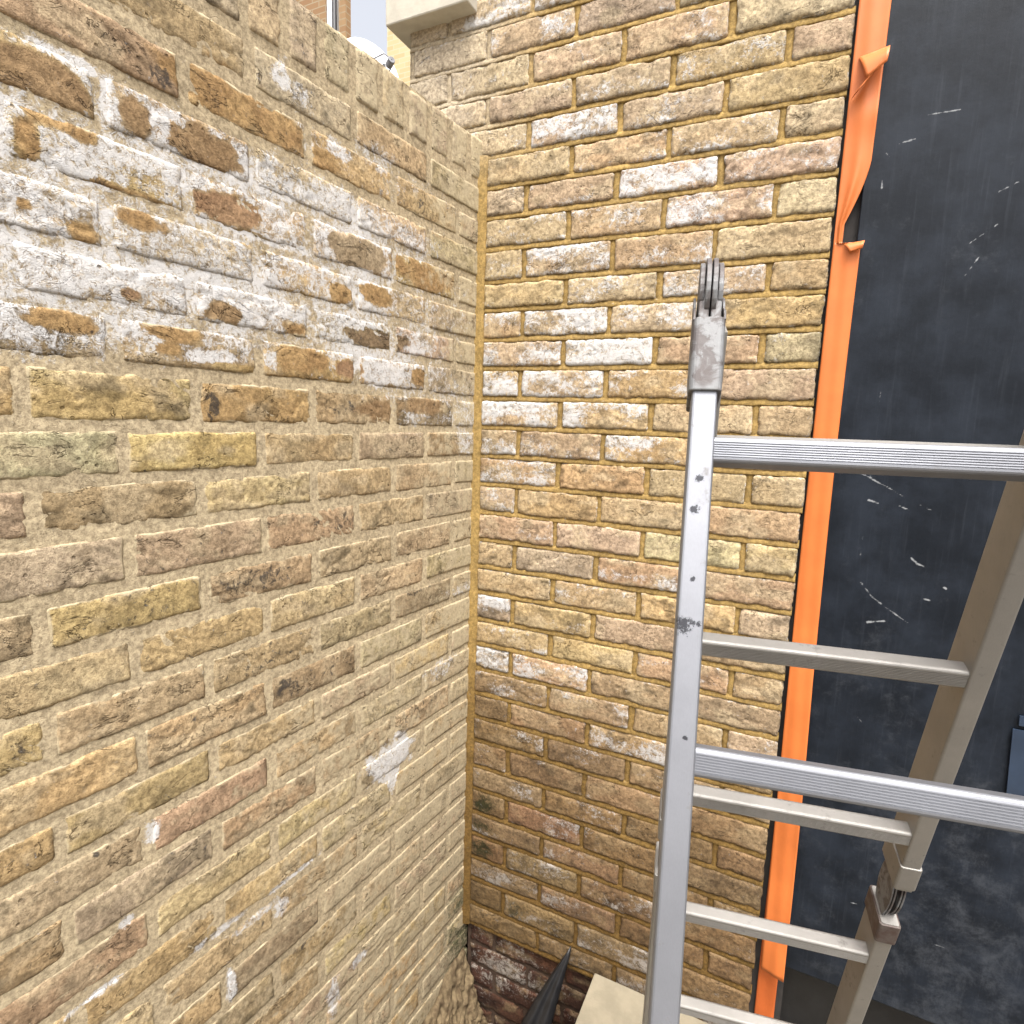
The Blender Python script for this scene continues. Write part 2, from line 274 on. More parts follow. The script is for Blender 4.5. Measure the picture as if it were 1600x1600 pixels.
def panel_mat():
    m = NT('black_rubber_panel'); _, sc, du, st, _a = m.attr('Msk')
    n = m.noise(60, 6, .7); n2 = m.noise(1, 5, .65, vec=m.scaled((120, 120, 6))); n3 = m.noise(9, 5, .62); n4 = m.noise(14, 9, .80, dist=.15)
    c = m.mix(m.ramp(n3, .35, .7), (.0048, .0070, .0108), (.0120, .0162, .0240))
    c = m.mix(m.ramp(n2, .52, .8, 0, .12), c, (.08, .09, .11))
    dust = m.ramp(m.math('ADD', du, m.math('MULTIPLY', m.math('SUBTRACT', n4, .5), 2.6)), .55, 1.35, 0, .55)
    c = m.mix(dust, c, (.060, .066, .076))
    c = m.mix(m.ramp(m.math('ADD', sc, m.math('MULTIPLY', m.math('SUBTRACT', n, .5), 2.0)), .5, 1.0, 0, .9), c, (.24, .25, .26))
    m.l(c, m.p.inputs['Base Color'])
    m.l(m.math('ADD', .36, m.math('ADD', m.math('MULTIPLY', n3, .22), m.math('MULTIPLY', dust, .4))), m.p.inputs['Roughness'])
    m.p.inputs['Specular IOR Level'].default_value = .20
    m.l(m.bump(m.math('ADD', n, n2), .25, .0012), m.p.inputs['Normal'])
    return m.m
M_PANEL = panel_mat()

# ------------------------------------------------------------------ wall frames
AL = CAMP[13]
LN = np.array([math.cos(AL), math.sin(AL), 0.]); LD_ = np.array([math.sin(AL), -math.cos(AL), 0.])
def to_left(u, v, d): return u[..., None]*LD_+d[..., None]*LN+v[..., None]*np.array([0, 0, 1.])
def to_right(u, v, d): return np.stack([u, -d, v], -1)

PAL = {'O': ((200, 158, 96), (178, 134, 78)), 'y': ((210, 184, 134), (192, 160, 110)), 'Y': ((220, 192, 128), (200, 164, 96)), 'b': ((172, 136, 94), (148, 112, 74)),
       'p': ((202, 174, 146), (182, 152, 124)), 'g': ((186, 168, 140), (164, 144, 116)), 'c': ((216, 208, 172), (198, 188, 148)), 'k': ((140, 114, 86), (104, 82, 62)),
       'r': ((178, 134, 98), (156, 110, 78)), 'm': ((178, 148, 124), (156, 126, 104)), 'e': ((214, 178, 132), (198, 156, 112)), 'd': ((112, 70, 58), (78, 48, 42)),
       'G': ((182, 168, 148), (160, 144, 124)), 'w': ((218, 206, 174), (204, 190, 156)), 'n': ((150, 118, 78), (124, 94, 60))}
def pale(c, f):
    t = (208, 190, 164); return tuple(q*(1-f)+w_*f for q, w_ in zip(c, t))
PALL = {k: (lin(*pale(a, .25), .72), lin(*pale(b, .20), .70)) for k, (a, b) in PAL.items()}

def brick_shape(u0, u1, v0, v1, seed, rough, res, off, wob=.0022, crease=.5, edge=1.0, crn=1.0, chp=1.0):
    A = (u1-u0)/2; B = (v1-v0)/2; cu = (u0+u1)/2; cv = (v0+v1)/2
    nu = max(7, int(2*A/res)+1); nv = max(6, int(2*B/res)+1)
    # nodes crowd towards the edge so that the arris is crisp
    s = np.linspace(-1, 1, nu); t = np.linspace(-1, 1, nv)
    X, Y = np.meshgrid(s*A, t*B, indexing='ij')
    r = crn*(.0035+.005*_tab[seed*7 % 65536])
    dx = np.maximum(np.abs(X)-(A-r), 0); dy = np.maximum(np.abs(Y)-(B-r), 0)
    hyp = np.hypot(dx, dy); k = np.where((dx > 0) & (dy > 0), np.maximum(dx, dy)/np.maximum(hyp, 1e-9), 1)
    Xr = np.sign(X)*(np.minimum(np.abs(X), A-r)+dx*k); Yr = np.sign(Y)*(np.minimum(np.abs(Y), B-r)+dy*k)
    e = np.minimum(A-np.abs(X), B-np.abs(Y))
    U = cu+Xr; V = cv+Yr; z = seed*3.17
    we = np.exp(-e/.012)
    U = U+we*wob*2*((vn(V*45, U*12, z)-.5)*1.5+(vn(V*130, U*60, z+5)-.5)); V = V+we*wob*2*((vn(U*32, V*10, z+9)-.5)*1.6+(vn(U*120, V*50, z+13)-.5)*1.1)
    ang = (_tab[(seed*13) % 65536]-.5)*1.6; ca, sa = math.cos(ang), math.sin(ang)
    a = (U*ca+V*sa); b = (-U*sa+V*ca)
    wx = fbm(U*14, V*14, z+20, 3)-.5; 
    cr = 1-np.abs(2*vn(a*14+wx*3, b*70+wx*8, z+25)-1)
    cr = sstep(.72, 1, cr)*sstep(.42, .62, vn(U*11, V*16, z+31))
    d = off+rough*(.0034*(fbm(U*26, V*34, z+40, 4)-.5)+.0034*(fbm(U*95, V*120, z+44, 3)-.5))-crease*.0042*cr
    d = d+(U-cu)*(_tab[(seed*29) % 65536]-.5)*.008+(V-cv)*(_tab[(seed*31) % 65536]-.5)*.02
    d = d-edge*(.0030*np.exp(-(e/.0022))+.0010*np.exp(-e/.007))
    chip = sstep(.62, .78, vn(U*38, V*46, z+60))*np.exp(-e/.006)
    d = d-.0045*chip*chp
    pad = lambda q: np.pad(q, 1, mode='edge')
    Up, Vp, dp = pad(U), pad(V), pad(d)
    dp[0, :] = dp[-1, :] = -.024; dp[:, 0] = dp[:, -1] = -.024
    return Up.ravel(), Vp.ravel(), dp.ravel(), gridq(nu+2, nv+2), pad(e).ravel()

def base_colour(code, U, V, seed, mixc=None, mf=0.):
    c1, c2 = PALL[code]; z = seed*1.7
    if mixc is not None: c1 = c1*(1-mf)+mixc*mf; c2 = c2*(1-mf)+mixc*mf
    f = sstep(.32, .68, fbm(U*13, V*18, z, 3))[:, None]
    tone = .91+.18*_tab[(seed*41) % 65536]
    tint = 1+(_tab[[(seed*43) % 65536, (seed*47) % 65536, (seed*53) % 65536]]-.5)*np.array([.06, .08, .14])
    c = (c1*(1-f)+c2*f)*tone*tint
    g = (fbm(U*45, V*60, z+3, 3)-.5)[:, None]
    h = sstep(.50, .70, fbm(U*19, V*30, z+8, 4))[:, None]*.55; c = c*(1-h)+lin(218, 200, 166, .74)*h
    h = sstep(.56, .74, fbm(U*31, V*40, z+14, 4))[:, None]*(.25+.5*_tab[(seed*59) % 65536]); c = c*(1-h*.62)
    return c*(1+.55*g)

# masks on the left wall --------------------------------------------------------------
def blob(U, V, b, z):
    cu, cv, ru, rv = b[:4]
    w = (fbm(U*42, V*42, z, 3)-.5)*1.1
    return np.hypot((U-cu)/max(ru, .006), (V-cv)/max(rv, .006))+w
def left_masks(U, V, col, is_brick, seed=0):
    n = fbm(U*7, V*9, 2.2, 3); n2 = fbm(U*26, V*30, 5.5, 3)
    row = (LBED[0]-V)/.0766
    wbase = sstep(1.6, 2.6, row)*sstep(7.1, 6.3, row)*sstep(.06, .24, U)*.70
    wbase = np.maximum(wbase, sstep(.4, 1.2, row)*sstep(2.5, 1.5, row)*sstep(.75, .45, U)*sstep(.05, .25, U)*.40)
    wbase = np.maximum(wbase, sstep(5.8, 6.8, row)*sstep(9.2, 7.6, row)*sstep(.50, .22, U)*.46)
    white = wbase+(n-.5)*.8*(wbase > .02)+(n2-.5)*.35*(wbase > .02)
    if not is_brick: white = white-.10*(wbase > .2)+.5*(fbm(U*9, V*11, 31.7, 3)-.5)*(wbase > .2)
    for b in LWHITE:
        q = blob(U, V, b, 7.7); white = np.maximum(white, .9*b[4]*sstep(1.45, .6, q))
    if is_brick:
        for b in LCLEAR:
            q = blob(U, V, b, 9.1); f = sstep(1.25, .8, q)
            white = white*(1-f)-.3*f
            c1, c2 = [q*.78+.22*lin(200, 178, 140, .72) for q in PALL[b[4]]]; t = sstep(.3, .7, n2)[:, None]
            col = col*(1-f[:, None])+(c1*(1-t)+c2*t)*f[:, None]
    dark = (.08+.28*_tab[(seed*67) % 65536]**1.5+.30*(n2-.5)) if is_brick else .05
    dark = dark*np.ones_like(U)
    for b in LDARK:
        q = blob(U, V, b, 12.3); dark = np.maximum(dark, (b[4]*.62+.12)*sstep(1.5, .5, q))
    if not is_brick: dark *= .45
    # mortar slurry brushed over the bricks: thick near the inner corner, the coping and the lower half
    sm = .95*sstep(.42, .05, U+.10*(n-.5))
    low = sstep(8.5, 17, row)
    sm = np.maximum(sm, low*(.66*sstep(.95, .30, U)+.24))
    sm = np.maximum(sm, .85*sstep(.62, .42, U)*sstep(.35, -.1, row))
    sm = np.maximum(sm, .75*sstep(.45, .1, U)*sstep(1.3, .2, row))
    sm = np.maximum(sm, .30*sstep(7, 9, row))
    sm = sm*sstep(0, 1, .55+1.1*n2)*(1-.75*np.clip(white, 0, 1)*(U > .12))*(1-.6*np.clip(dark*1.5, 0, 1))
    gr = .75*sstep(.22, .02, U)*sstep(22, 27, row)*(n > .4)
    return col, np.stack([np.clip(white, 0, 1.2), dark, np.clip(sm, 0, 1.1), gr], -1)

def damp_shade_left(U, V):  # damp, and the enclosed yard's shade painted darker towards the foot
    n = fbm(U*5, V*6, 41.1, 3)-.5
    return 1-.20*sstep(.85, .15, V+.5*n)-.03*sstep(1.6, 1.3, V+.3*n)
def damp_shade_right(U, V):  # damp with painted shade, deepest at the foot of the inner corner
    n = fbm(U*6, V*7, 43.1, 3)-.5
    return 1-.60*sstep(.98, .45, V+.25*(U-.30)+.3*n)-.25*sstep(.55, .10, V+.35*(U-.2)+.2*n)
def put(name, U, V, d, quads, frame, col, msk, mat, parent):
    p = frame(U, V, d); o = p[:].mean(0); o = np.round(o, 4)
    me = np_mesh(name, p-o, quads, {'Col': np.concatenate([col, (damp_shade_left if frame is to_left else damp_shade_right)(U, V)[:, None]], 1), 'Msk': msk})
    ob = link(name, me, mat, parent); ob.location = o
    return ob

# ================================================================== LEFT WALL
left = empty('brick_wall'); tag(left, 'low old stock brick garden wall at left, crusted white and smeared with mortar', 'wall')
U0, PH = CAMP[11], CAMP[12]/2
LCODE = {0: 'gbGbO', 1: 'gbOOb', 2: 'gppbb', 3: 'gOpOO', 4: 'gOOgp', 5: 'gpkbg', 6: 'gbObk', 7: 'gkbOY', 8: 'bgyYc', 9: 'gybybp', 10: 'gybpG', 11: 'gpgbOp', 12: 'gyyyyY',
         13: 'gkgbyY', 14: 'ygkyYb', 15: 'gygbbO', 16: 'ggyrgYy', 17: 'gybrgbb', 18: 'ggyybeb', 19: 'gygyYbe', 20: 'gybyyge', 21: 'gggkyby', 22: 'gybkgyb', 23: 'gpybyyb'}
LROUGH = {(14, 4): 2.6, (14, 5): 2.4, (16, 5): 2.6, (16, 4): 2.2, (7, 4): 1.6, (8, 3): 1.7, (8, 4): .8, (11, 4): 1.8, (15, 3): 1.8, (13, 3): 1.9, (5, 4): 1.8}
ULEN = 1.52
sid = 1
for k in range(0, 32):
    vt, vb = LBED[k], LBED[k+1]
    edges = [-.02]+[U0+(n)*PH for n in range(k % 2 == 0 and 1 or 0, 14, 2)]
    codes = LCODE.get(k, ''); 
    for i in range(len(edges)-1):
        a, b = edges[i], edges[i+1]
        if a > ULEN: break
        sid += 1
        jit = lambda q: (_tab[(sid*q) % 65536]-.5)
        res = .0034 if b > .3 else .0042
        if k > 24: res *= 1.3
        u0 = a+.0085+.004*jit(3) if i else a; u1 = b-.0085+.004*jit(5)
        code = codes[i] if i < len(codes) else 'ybgpyOkyb'[int(_tab[(sid*17) % 65536]*9)]
        rough = .30*LROUGH.get((k, i), .7+.7*_tab[(sid*19) % 65536])
        off = -.0004+.0016*_tab[(sid*23) % 65536]
        U, V, d, q, e = brick_shape(u0, u1, vb+.0088+.003*jit(7), vt-.0088+.003*jit(11), sid, rough, res, off, .0007, .40, .50, .5, .4)
        slur = sstep(.40, .05, U)
        d = np.where(d > -.02, d*(1-.55*slur)+.0006*slur, d)
        col = base_colour(code, U, V, sid, lin(222, 204, 164, .88), .24 if 6 <= k <= 8 else .36)
        col, msk = left_masks(U, V, col, True, sid)
        msk[:, 2] = np.maximum(msk[:, 2], (.62+.35*_tab[(sid*61) % 65536])*np.exp(-e/.0050)*(fbm(U*30, V*30, 1.1, 2)*1.6)*(1-np.clip(msk[:, 0], 0, .8)))
        msk[:, 2] *= 1-.28*sstep(.45, .1, U)*_tab[(sid*71) % 65536]
        put('brick', U, V, d, q, to_left, col, msk, M_LEFT, left)
# brick-on-edge coping
k = 0
u = -.02
TOP = LBED[0]+.108
while u < ULEN:
    sid += 1; w = .066+.006*(_tab[(sid*3) % 65536]-.5)
    U, V, d, q, e = brick_shape(u+.004, u+w, LBED[0]+.010, TOP-.004+.006*(_tab[(sid*5) % 65536]-.5), sid, .40, .004, .0006+.0016*_tab[(sid*9) % 65536], .0010, .12)
    col = base_colour('gpyg'[sid % 4], U, V, sid, lin(220, 206, 178, .86), .4); col, msk = left_masks(U, V, col, True, sid)
    d = np.where(d > -.02, d, -.10)
    put('coping_brick', U, V, d, q, to_left, col, msk, M_LEFT, left)
    u += .078
# mortar bed of the left wall, one rough sheet just behind the brick faces
nu, nv = 380, 660
ug = np.linspace(-.004, ULEN+.03, nu); vg = np.linspace(-.40, TOP+.0, nv)
U, V = np.meshgrid(ug, vg, indexing='ij'); U = U.ravel(); V = V.ravel()
nn = fbm(U*18, V*30, 3.3, 4)-.5; n5 = fbm(U*70, V*90, 8.3, 3)-.5
d = -.0020+.0016*nn+.0014*n5
d += .0002*sstep(.40, .06, U)
topw = TOP-.004+.010*(fbm(U*16, U*3, 4.4, 3)-.5)
over = V > topw; V = np.where(over, topw, V); 
msk_c = np.tile(lin(212, 196, 164, .80), (len(U), 1))*(1+.30*(fbm(U*20, V*30, 6.1, 4)-.5))[:, None]
lo = sstep(LBED[6], LBED[8], V)[:, None]
msk_c = msk_c*((1-lo)*np.array([.88, .87, .86])+lo)
col, msk = left_masks(U, V, msk_c, False)
msk[:, 2] *= .5
put('mortar', U, V, d, gridq(nu, nv), to_left, col, msk, M_LMORT, left)
# body of the wall and the flaunched mortar top
def left_pt(u, v, d): return Vector(LD_)*u+Vector(LN)*d+Vector((0, 0, v))
m = MB(); c = left_pt(ULEN/2, (TOP-.012-.4)/2, -.1185); m.box(c, ULEN/2+.03, .1085, (TOP-.012+.4)/2, (Vector(LD_), Vector(LN), Vector((0, 0, 1))))
core = simple('mortar_core', lin(190, 172, 140), .95, 0, 30, .12, .003, 60, .1)
m.build('wall_core', core, left, .006)

# ================================================================== RIGHT WALL
right = empty('brick_wall'); tag(right, 'tall yellow stock brick wall with fresh ochre pointing, behind the ladder', 'wall')
UR0, PR = CAMP[7], CAMP[8]/2
# per row: (code, white, green) for bricks left to right
RT = {-6: [('p', .2), ('p', .1), ('g', 0), ('g', 0), ('w', 0)], -5: [('p', .5), ('p', .3), ('G', 0), ('g', 0), ('w', 0)], -4: [('w', .1), ('p', .1), ('G', .1), ('G', 0), ('w', 0)], -3: [('w', .05), ('p', .1), ('p', .05), ('w', 0)],
      -2: [('w', 0), ('p', .1), ('m', .1), ('y', .05), ('G', 0)], -1: [('w', .1), ('m', .55), ('G', .35), ('y', 0)],
      0: [('y', .1), ('y', .3), ('p', .3), ('c', 0)], 1: [('w', .25), ('p', .1), ('p', .65), ('p', .05)], 2: [('p', .3), ('y', .45), ('p', .45), ('w', 0)],
      3: [('y', .1), ('p', .5), ('m', .1), ('y', 0)], 4: [('y', .05), ('p', .4), ('p', .45), ('y', 0)], 5: [('e', .1), ('p', .66), ('p', .25), ('O', 0)],
      6: [('p', .5), ('p', .95), ('e', 0), ('c', .1)], 7: [('y', .5), ('p', .8), ('O', .25), ('p', 0)], 8: [('p', .72), ('e', .5), ('y', 0), ('p', 0)],
      9: [('p', .5), ('m', .3), ('Y', .25), ('y', 0)], 10: [('O', .35), ('O', 0), ('p', 0), ('y', 0)], 11: [('p', .3), ('O', 0), ('y', 0), ('e', 0)],
      12: [('y', .1), ('g', 0), ('w', 0), ('Y', 0)], 13: [('p', 0), ('G', .05), ('r', .1), ('r', 0)], 14: [('y', 0), ('y', .05), ('Y', 0), ('w', 0)],
      15: [('G', .35), ('O', .05), ('g', 0), ('b', 0)], 16: [('y', .25), ('Y', 0), ('e', .05), ('b', 0)], 17: [('G', .45), ('e', .3), ('b', 0), ('k', 0)],
      18: [('n', .15), ('b', .35), ('y', 0), ('p', .05)], 19: [('n', 0), ('r', .05), ('b', .38), ('b', 0)], 20: [('n', .05), ('n', .1), ('n', .15), ('g', 0)], 21: [('n', .1), ('n', .1), ('b', .1), ('b', 0)],
      22: [('g', .2, .15), ('b', .15), ('n', 0), ('n', 0)], 23: [('n', 0, .8), ('r', .2), ('n', .1), ('k', 0)], 24: [('g', .1, .42), ('m', .3), ('n', 0), ('n', .05)],
      25: [('n', 0, .78), ('G', .2), ('r', .45), ('b', .2)], 26: [('G', .4, .1), ('m', .35), ('n', 0), ('m', .1)], 27: [('n', 0, .25), ('g', .1, .5), ('G', .55), ('p', .15)], 28: [('n', .1, .35), ('g', .15, .2), ('G', .5), ('G', .75)]}
UL = -.222
def algae(U, V):
    g = 0
    for cu, cv, ru, rv, a in ((.055, .385, .05, .045, .85), (.05, .31, .09, .035, .6), (.055, .235, .055, .045, .85), (.16, .085, .07, .05, .65), (.05, .02, .12, .05, .45), (.02, .6, .03, .25, .25)):
        g = np.maximum(g, a*np.exp(-((U-cu)/ru)**2-((V-cv)/rv)**2))
    return np.clip(g*(.45+1.1*fbm(U*30, V*30, 13.7, 3)), 0, 1)
beds = []; perps = []
for k in range(-7, 29):
    vt, vb = RBED[k], RBED[k+1]
    e0 = [0, 2, 4, 6, 7] if k % 2 == 0 else [0, 1, 3, 5, 7]
    edges = [UR0+n*PR for n in e0]
    start = .017
    if k < 0:
        edges = ([UR0-PR*(2 if k % 2 == 0 else 1)]+edges) if k % 2 == 0 else ([UR0-PR]+edges[1:])
        start = edges[0]
        # quoin piece at the free end
        edges = [UL]+edges; start = UL
    codes = RT.get(k, [('p', .1)]*6)
    if k < 0: codes = [('w', .05)]+list(codes)
    for i in range(len(edges)-1):
        a, b = edges[i], edges[i+1]; sid += 1
        jit = lambda q: (_tab[(sid*q) % 65536]-.5)
        first, last = i == 0, i == len(edges)-2
        u0 = (start if first else a+.0066)+.003*jit(3)*(not first); u1 = (.811 if last else b-.0066)+.003*jit(5)
        t = codes[min(i, len(codes)-1)]; code, wh = t[0], t[1]; gr = t[2] if len(t) > 2 else 0
        U, V, d, q, e = brick_shape(u0, u1, vb+.0060+.0020*jit(7), vt-.0064+.0020*jit(11), sid, (.38+.3*_tab[(sid*19) % 65536]), .0036 if k < 22 else .0042, .0012+.0018*_tab[(sid*23) % 65536], .0012, .45, .8, .7, .7)
        col = base_colour(code, U, V, sid, lin(222, 200, 164, .84), .42)
        damp = .55*sstep(.80, .62, V+.10*(U-.4)+.05*(fbm(U*9, V*9, 3.3, 3)-.5))[:, None]      # rising damp has browned the lowest courses
        col = col*((1-damp)+damp*np.array([.78, .69, .58]))
        n = fbm(U*11, V*24, sid*.9, 3); nb = fbm(U*30, V*40, sid*.7, 3)
        white = np.clip(wh*(.84 if k < 18 else .62)+(n-.5)*1.5*(wh > .02)+(nb-.5)*.5*(wh > .02), 0, 1.2)*(wh > .02)+.07
        pq = (sstep(.05, -.10, U)*(k < 0)*.75)[:, None]; col = col*(1-pq)+lin(218, 204, 182, .78)*pq*(1+.4*(fbm(U*30, V*30, 5.5, 3)-.5))[:, None]
        slur = .06
        dk = .12+.22*np.clip(nb-.45, 0, 1)+(.10 if code in 'kn' else 0)
        g = algae(U, V)
        white = np.maximum(white, .42*np.exp(-e/.0035)*(V > .7))
        msk = np.stack([white, dk*np.ones_like(U), slur*np.ones_like(U), g*np.ones_like(U)], -1)
        put('brick', U, V, d, q, to_right, col, msk, M_RIGHT, right)
        if not last: perps.append((b, vb, vt, k))
    beds.append((k, vb, start if k < 0 else .0, .812))
beds.append((-8, RBED[-7], UL, .812))
# struck pointing: every bed and perpend a shaped fillet, all one part
CO, QD, CC, MM = [], [], [], []; base = 0
def emit(Ug, Vg, Dg):
    global base
    nu_, nv_ = Ug.shape
    U, V, d = Ug.ravel(), Vg.ravel(), Dg.ravel()
    CO.append(to_right(U, V, d)); QD.append(gridq(nu_, nv_)+base); base += len(U)
    n = fbm(U*24, V*50, 4.2, 4)
    damp = sstep(1.15, .45, V+.12*(U-.4)+.1*(fbm(U*6, V*6, 3.3, 3)-.5))[:, None]
    c = lin(190, 160, 100, .71)*(1+.5*(n-.5))[:, None]
    c = c*((1-damp)+damp*np.array([.84, .80, .72]))
    up = sstep(2.05, 2.3, V)[:, None]*sstep(.2, -.05, U)[:, None]
    c = c*(1-up)+lin(214, 199, 172, .74)*up
    CC.append(c); z = np.zeros_like(U); MM.append(np.stack([z+.02, z+.06+.1*(n > .62), z, z+.8*algae(U, V)], -1))
for k, vc, ua, ub in beds:
    us = np.arange(ua, ub+.004, .005); us[-1] = ub
    n = (vn(us*40, k*3.1, 9)-.5)*.0020; n2 = (vn(us*45, k*5.3, 19)-.5)*.0022; n3 = (vn(us*90, k*7.3, 29)-.5)*.0012
    prof_v = np.stack([vc+.0115+0*us, vc+.0085+n, vc+.002+0*us, vc-.0052+n2, vc-.0066+n2, vc-.0090+n2], 1)
    prof_d = np.stack([-.012+0*us, -.0046+n3, -.0024+n3, .0001+n3, -.0010+n3, -.012+0*us], 1)
    emit(np.repeat(us[:, None], 6, 1), prof_v, prof_d)
for b, vb, vt, k in perps:
    vs_ = np.linspace(vb+.001, vt-.001, 15); h = .0072+.001*(vn(vs_*60, b*40, 3)-.5)
    n = (vn(vs_*80, b*30, 5)-.5)*.0012
    pu = np.stack([b-h-.004, b-h, b+0*h, b+h, b+h+.004], 1); pd = np.stack([-.012+0*n, -.0042+n, -.0030+n, -.0048+n, -.012+0*n], 1)
    emit(pu, np.repeat(vs_[:, None], 5, 1), pd)
# upright fillet in the inner corner
vs_ = np.arange(-.03, RBED[0]+.006, .006); h = (vn(vs_*22, 3.0, 8)-.5)*.004
pu = np.stack([-.004+0*h, .002+h*.3, .010+h, .0165+h, .0185+h, .020+h], 1); pd = np.stack([.012+0*h, .0095+h*.5, .0068+h*.5, .0040+h*.4, .0015+0*h, -.012+0*h], 1)
emit(pu, np.repeat(vs_[:, None], 6, 1), pd)
CO = np.concatenate(CO); CC = np.concatenate(CC); MM = np.concatenate(MM); QD = np.concatenate(QD)
me = np_mesh('pointing', CO, QD, {'Col': np.concatenate([CC, damp_shade_right(CO[:, 0], CO[:, 2])[:, None]], 1), 'Msk': MM})
link('pointing', me, M_RMORT, right)
core2 = simple('mortar_backing', lin(150, 118, 66), .95, 0, 30, .12, .003, 60, .1)
m = MB(); m.box(((UL+.806)/2+.002, .110, (RBED[-7]-.03)/2), (.806-UL)/2, .101, (RBED[-7]+.03)/2); m.build('wall_core', core2, right, .004)
# dark red base courses below the yellow brickwork, set back
BCODE = 'dddmdddd'
for r in range(5):
    vt = -.030-.0*r-.072*r; vb = vt-.072
    uu = [.012, .10, .325, .55, .78] if r % 2 == 0 else [.012, .21, .435, .66, .80]
    for i in range(4):
        sid += 1
        U, V, d, q, e = brick_shape(uu[i]+.005, uu[i+1]-.005, vb+.005, vt-.005, sid, 1.0, .0045, -.010, .002, .6)
        col = base_colour('d', U, V, sid)
        n = fbm(U*12, V*20, sid*.3, 3); wv = .25+1.0*np.exp(-(((U-.14)/.10)**2+((V+.15)/.06)**2))
        msk = np.stack([np.clip(wv*.62+(n-.5)*.8, 0, 1), .1+0*U, .12*np.ones_like(U), .12*np.ones_like(U)], -1)
        put('base_brick', U, V, d, q, to_right, col, msk, M_RIGHT, right)
m = MB(); m.box((.405, .125, -.21), .40, .109, .175); m.build('base_core', simple('old_dark_mortar', lin(112, 92, 78), .95, 0, 40, .2, .003, 80, .1), right)
# stone capping block built into the top of the pier
m = MB(); m.box((-.142, .085, 2.537), .121, .135, .052); m.build('capping_stone', M_STONE, right, .004)

# ================================================================== BLACK PANEL, TAPE
post = MB(); post.box((.8445, .110, 1.35), .0355, .098, 1.385); o = post.build('frame_post', M_POST); tag(o, 'dark frame post behind the orange tape at the wall end', 'post')
nu, nv = 300, 1100
ug = np.concatenate([np.linspace(.858, 1.36, 260), np.linspace(1.38, 2.10, 40)]); vg = np.linspace(.235, 2.75, nv); U, V = np.meshgrid(ug, vg, indexing='ij'); U = U.ravel(); V = V.ravel()
sc = np.zeros_like(U)
for (a0, b0, a1, b1, w) in PSCR:
    p = np.stack([U-a0, V-b0], -1); t = np.array([a1-a0, b1-b0]); L2 = t@t+1e-9
    s_ = np.clip((p@t)/L2, 0, 1); dd = np.hypot(p[:, 0]-s_*t[0], p[:, 1]-s_*t[1])
    sc = np.maximum(sc, (.95*sstep(.0012*w+.0020, .0003, dd+.006*np.abs(fbm(U*70, V*70, a0*9, 3)-.5)))*(1 if w > 1 else .62))
du = .36+.20*sstep(1.0, .35, V)*sstep(.85, 1.2, U)+.16*sstep(1.45, .9, V)+.20*np.exp(-(((V-1.85)/.2)**2))+.25*(fbm(U*4, V*4, 1.2, 3)-.5)
dd = .002+.004*(fbm(U*2.2, V*1.6, 5.2, 3)-.5)
p = np.stack([U, -dd, V], -1)
me = np_mesh('cladding_panel', p, gridq(nu, nv), {'Msk': np.stack([sc, du, 0*U, 0*U], -1)})
pan = link('cladding_panel', me, M_PANEL); so_ = pan.modifiers.new('thick', 'SOLIDIFY'); so_.thickness = .012; so_.offset = -1
tag(pan, 'large scuffed black rubber sheet cladding behind the ladder at right', 'panel')
m = MB(); m.box((1.49, .075, .30), .615, .02, .32); o = m.build('backing_board', M_BOARD, None, .003); tag(o, 'matt black board set back below the scuffed black sheet', 'board')
# thin flat blue strips on the panel
m = MB(); m.box((1.262, -.0075, .863), .040, .0015, .073, (Vector((.995, 0, .02)), Vector((0, 1, 0)), Vector((-.05, 0, 1)).normalized())); o = m.build('blue_strip', M_BLUE); tag(o, 'larger blue patch on the black sheet at the right edge', 'film')
m = MB(); m.box((1.266, -.0075, .955), .040, .0015, .010, (Vector((.995, 0, .02)), Vector((0, 1, 0)), Vector((-.05, 0, 1)).normalized())); o = m.build('blue_strip', M_BLUE); tag(o, 'thin blue strip just above the larger blue patch', 'film')

def ribbon(name, mat, vs_, ul, ur, df, nx=15, thick=.0006, parent=None):
    V1 = np.asarray(vs_); X = np.linspace(0, 1, nx)
    Vg, Xg = np.meshgrid(V1, X, indexing='ij')
    Ug = np.array([ul(v) for v in V1])[:, None]*(1-Xg)+np.array([ur(v) for v in V1])[:, None]*Xg
    Dg = df(Vg, Xg, Ug)
    p = np.stack([Ug.ravel(), -Dg.ravel(), Vg.ravel()], -1)
    me = np_mesh(name, p, gridq(len(V1), nx)); o = link(name, me, mat, parent)
    so_ = o.modifiers.new('thick', 'SOLIDIFY'); so_.thickness = thick; so_.offset = 0
    return o
uedge = lambda v: .820+.003*math.sin(v*5)
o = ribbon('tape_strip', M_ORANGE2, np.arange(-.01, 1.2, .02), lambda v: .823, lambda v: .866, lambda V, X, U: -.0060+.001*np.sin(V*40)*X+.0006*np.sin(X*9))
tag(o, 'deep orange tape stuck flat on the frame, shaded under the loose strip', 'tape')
def ur_top(v):
    x = .867+.004*math.sin(v*3.1)
    if 1.8676 < v < 2.02: x -= .033*min(1, (2.02-v)/.115)**1.5
    if v < .95: x += .010*(.95-v)
    return x
def ul_top(v): return .8165+(.010*max(0, (1.25-v)))
def d_top(V, X, U):
    base = .0035+.0014*np.sin(X*math.pi)+.0010*np.sin(V*9+X*2)+.0007*np.sin(X*11+V*4)
    base = base+.006*np.exp(-((V-1.95)/.07)**2)*np.exp(-((X-.55)/.16)**2)           # long pucker above the tear
    base = base+.005*np.exp(-((V-2.10)/.03)**2)*X
    return base+.013*sstep(1.3, .6, V)*(.4+.6*X)+.010*sstep(.30, .21, V)*X+.0016*np.sin(V*22)*sstep(1.4, .8, V)
tp = empty('tape_strip', (.84, -.004, .21)); tag(tp, 'bright orange loose tape strip hanging down between brickwork and black sheet', 'tape')
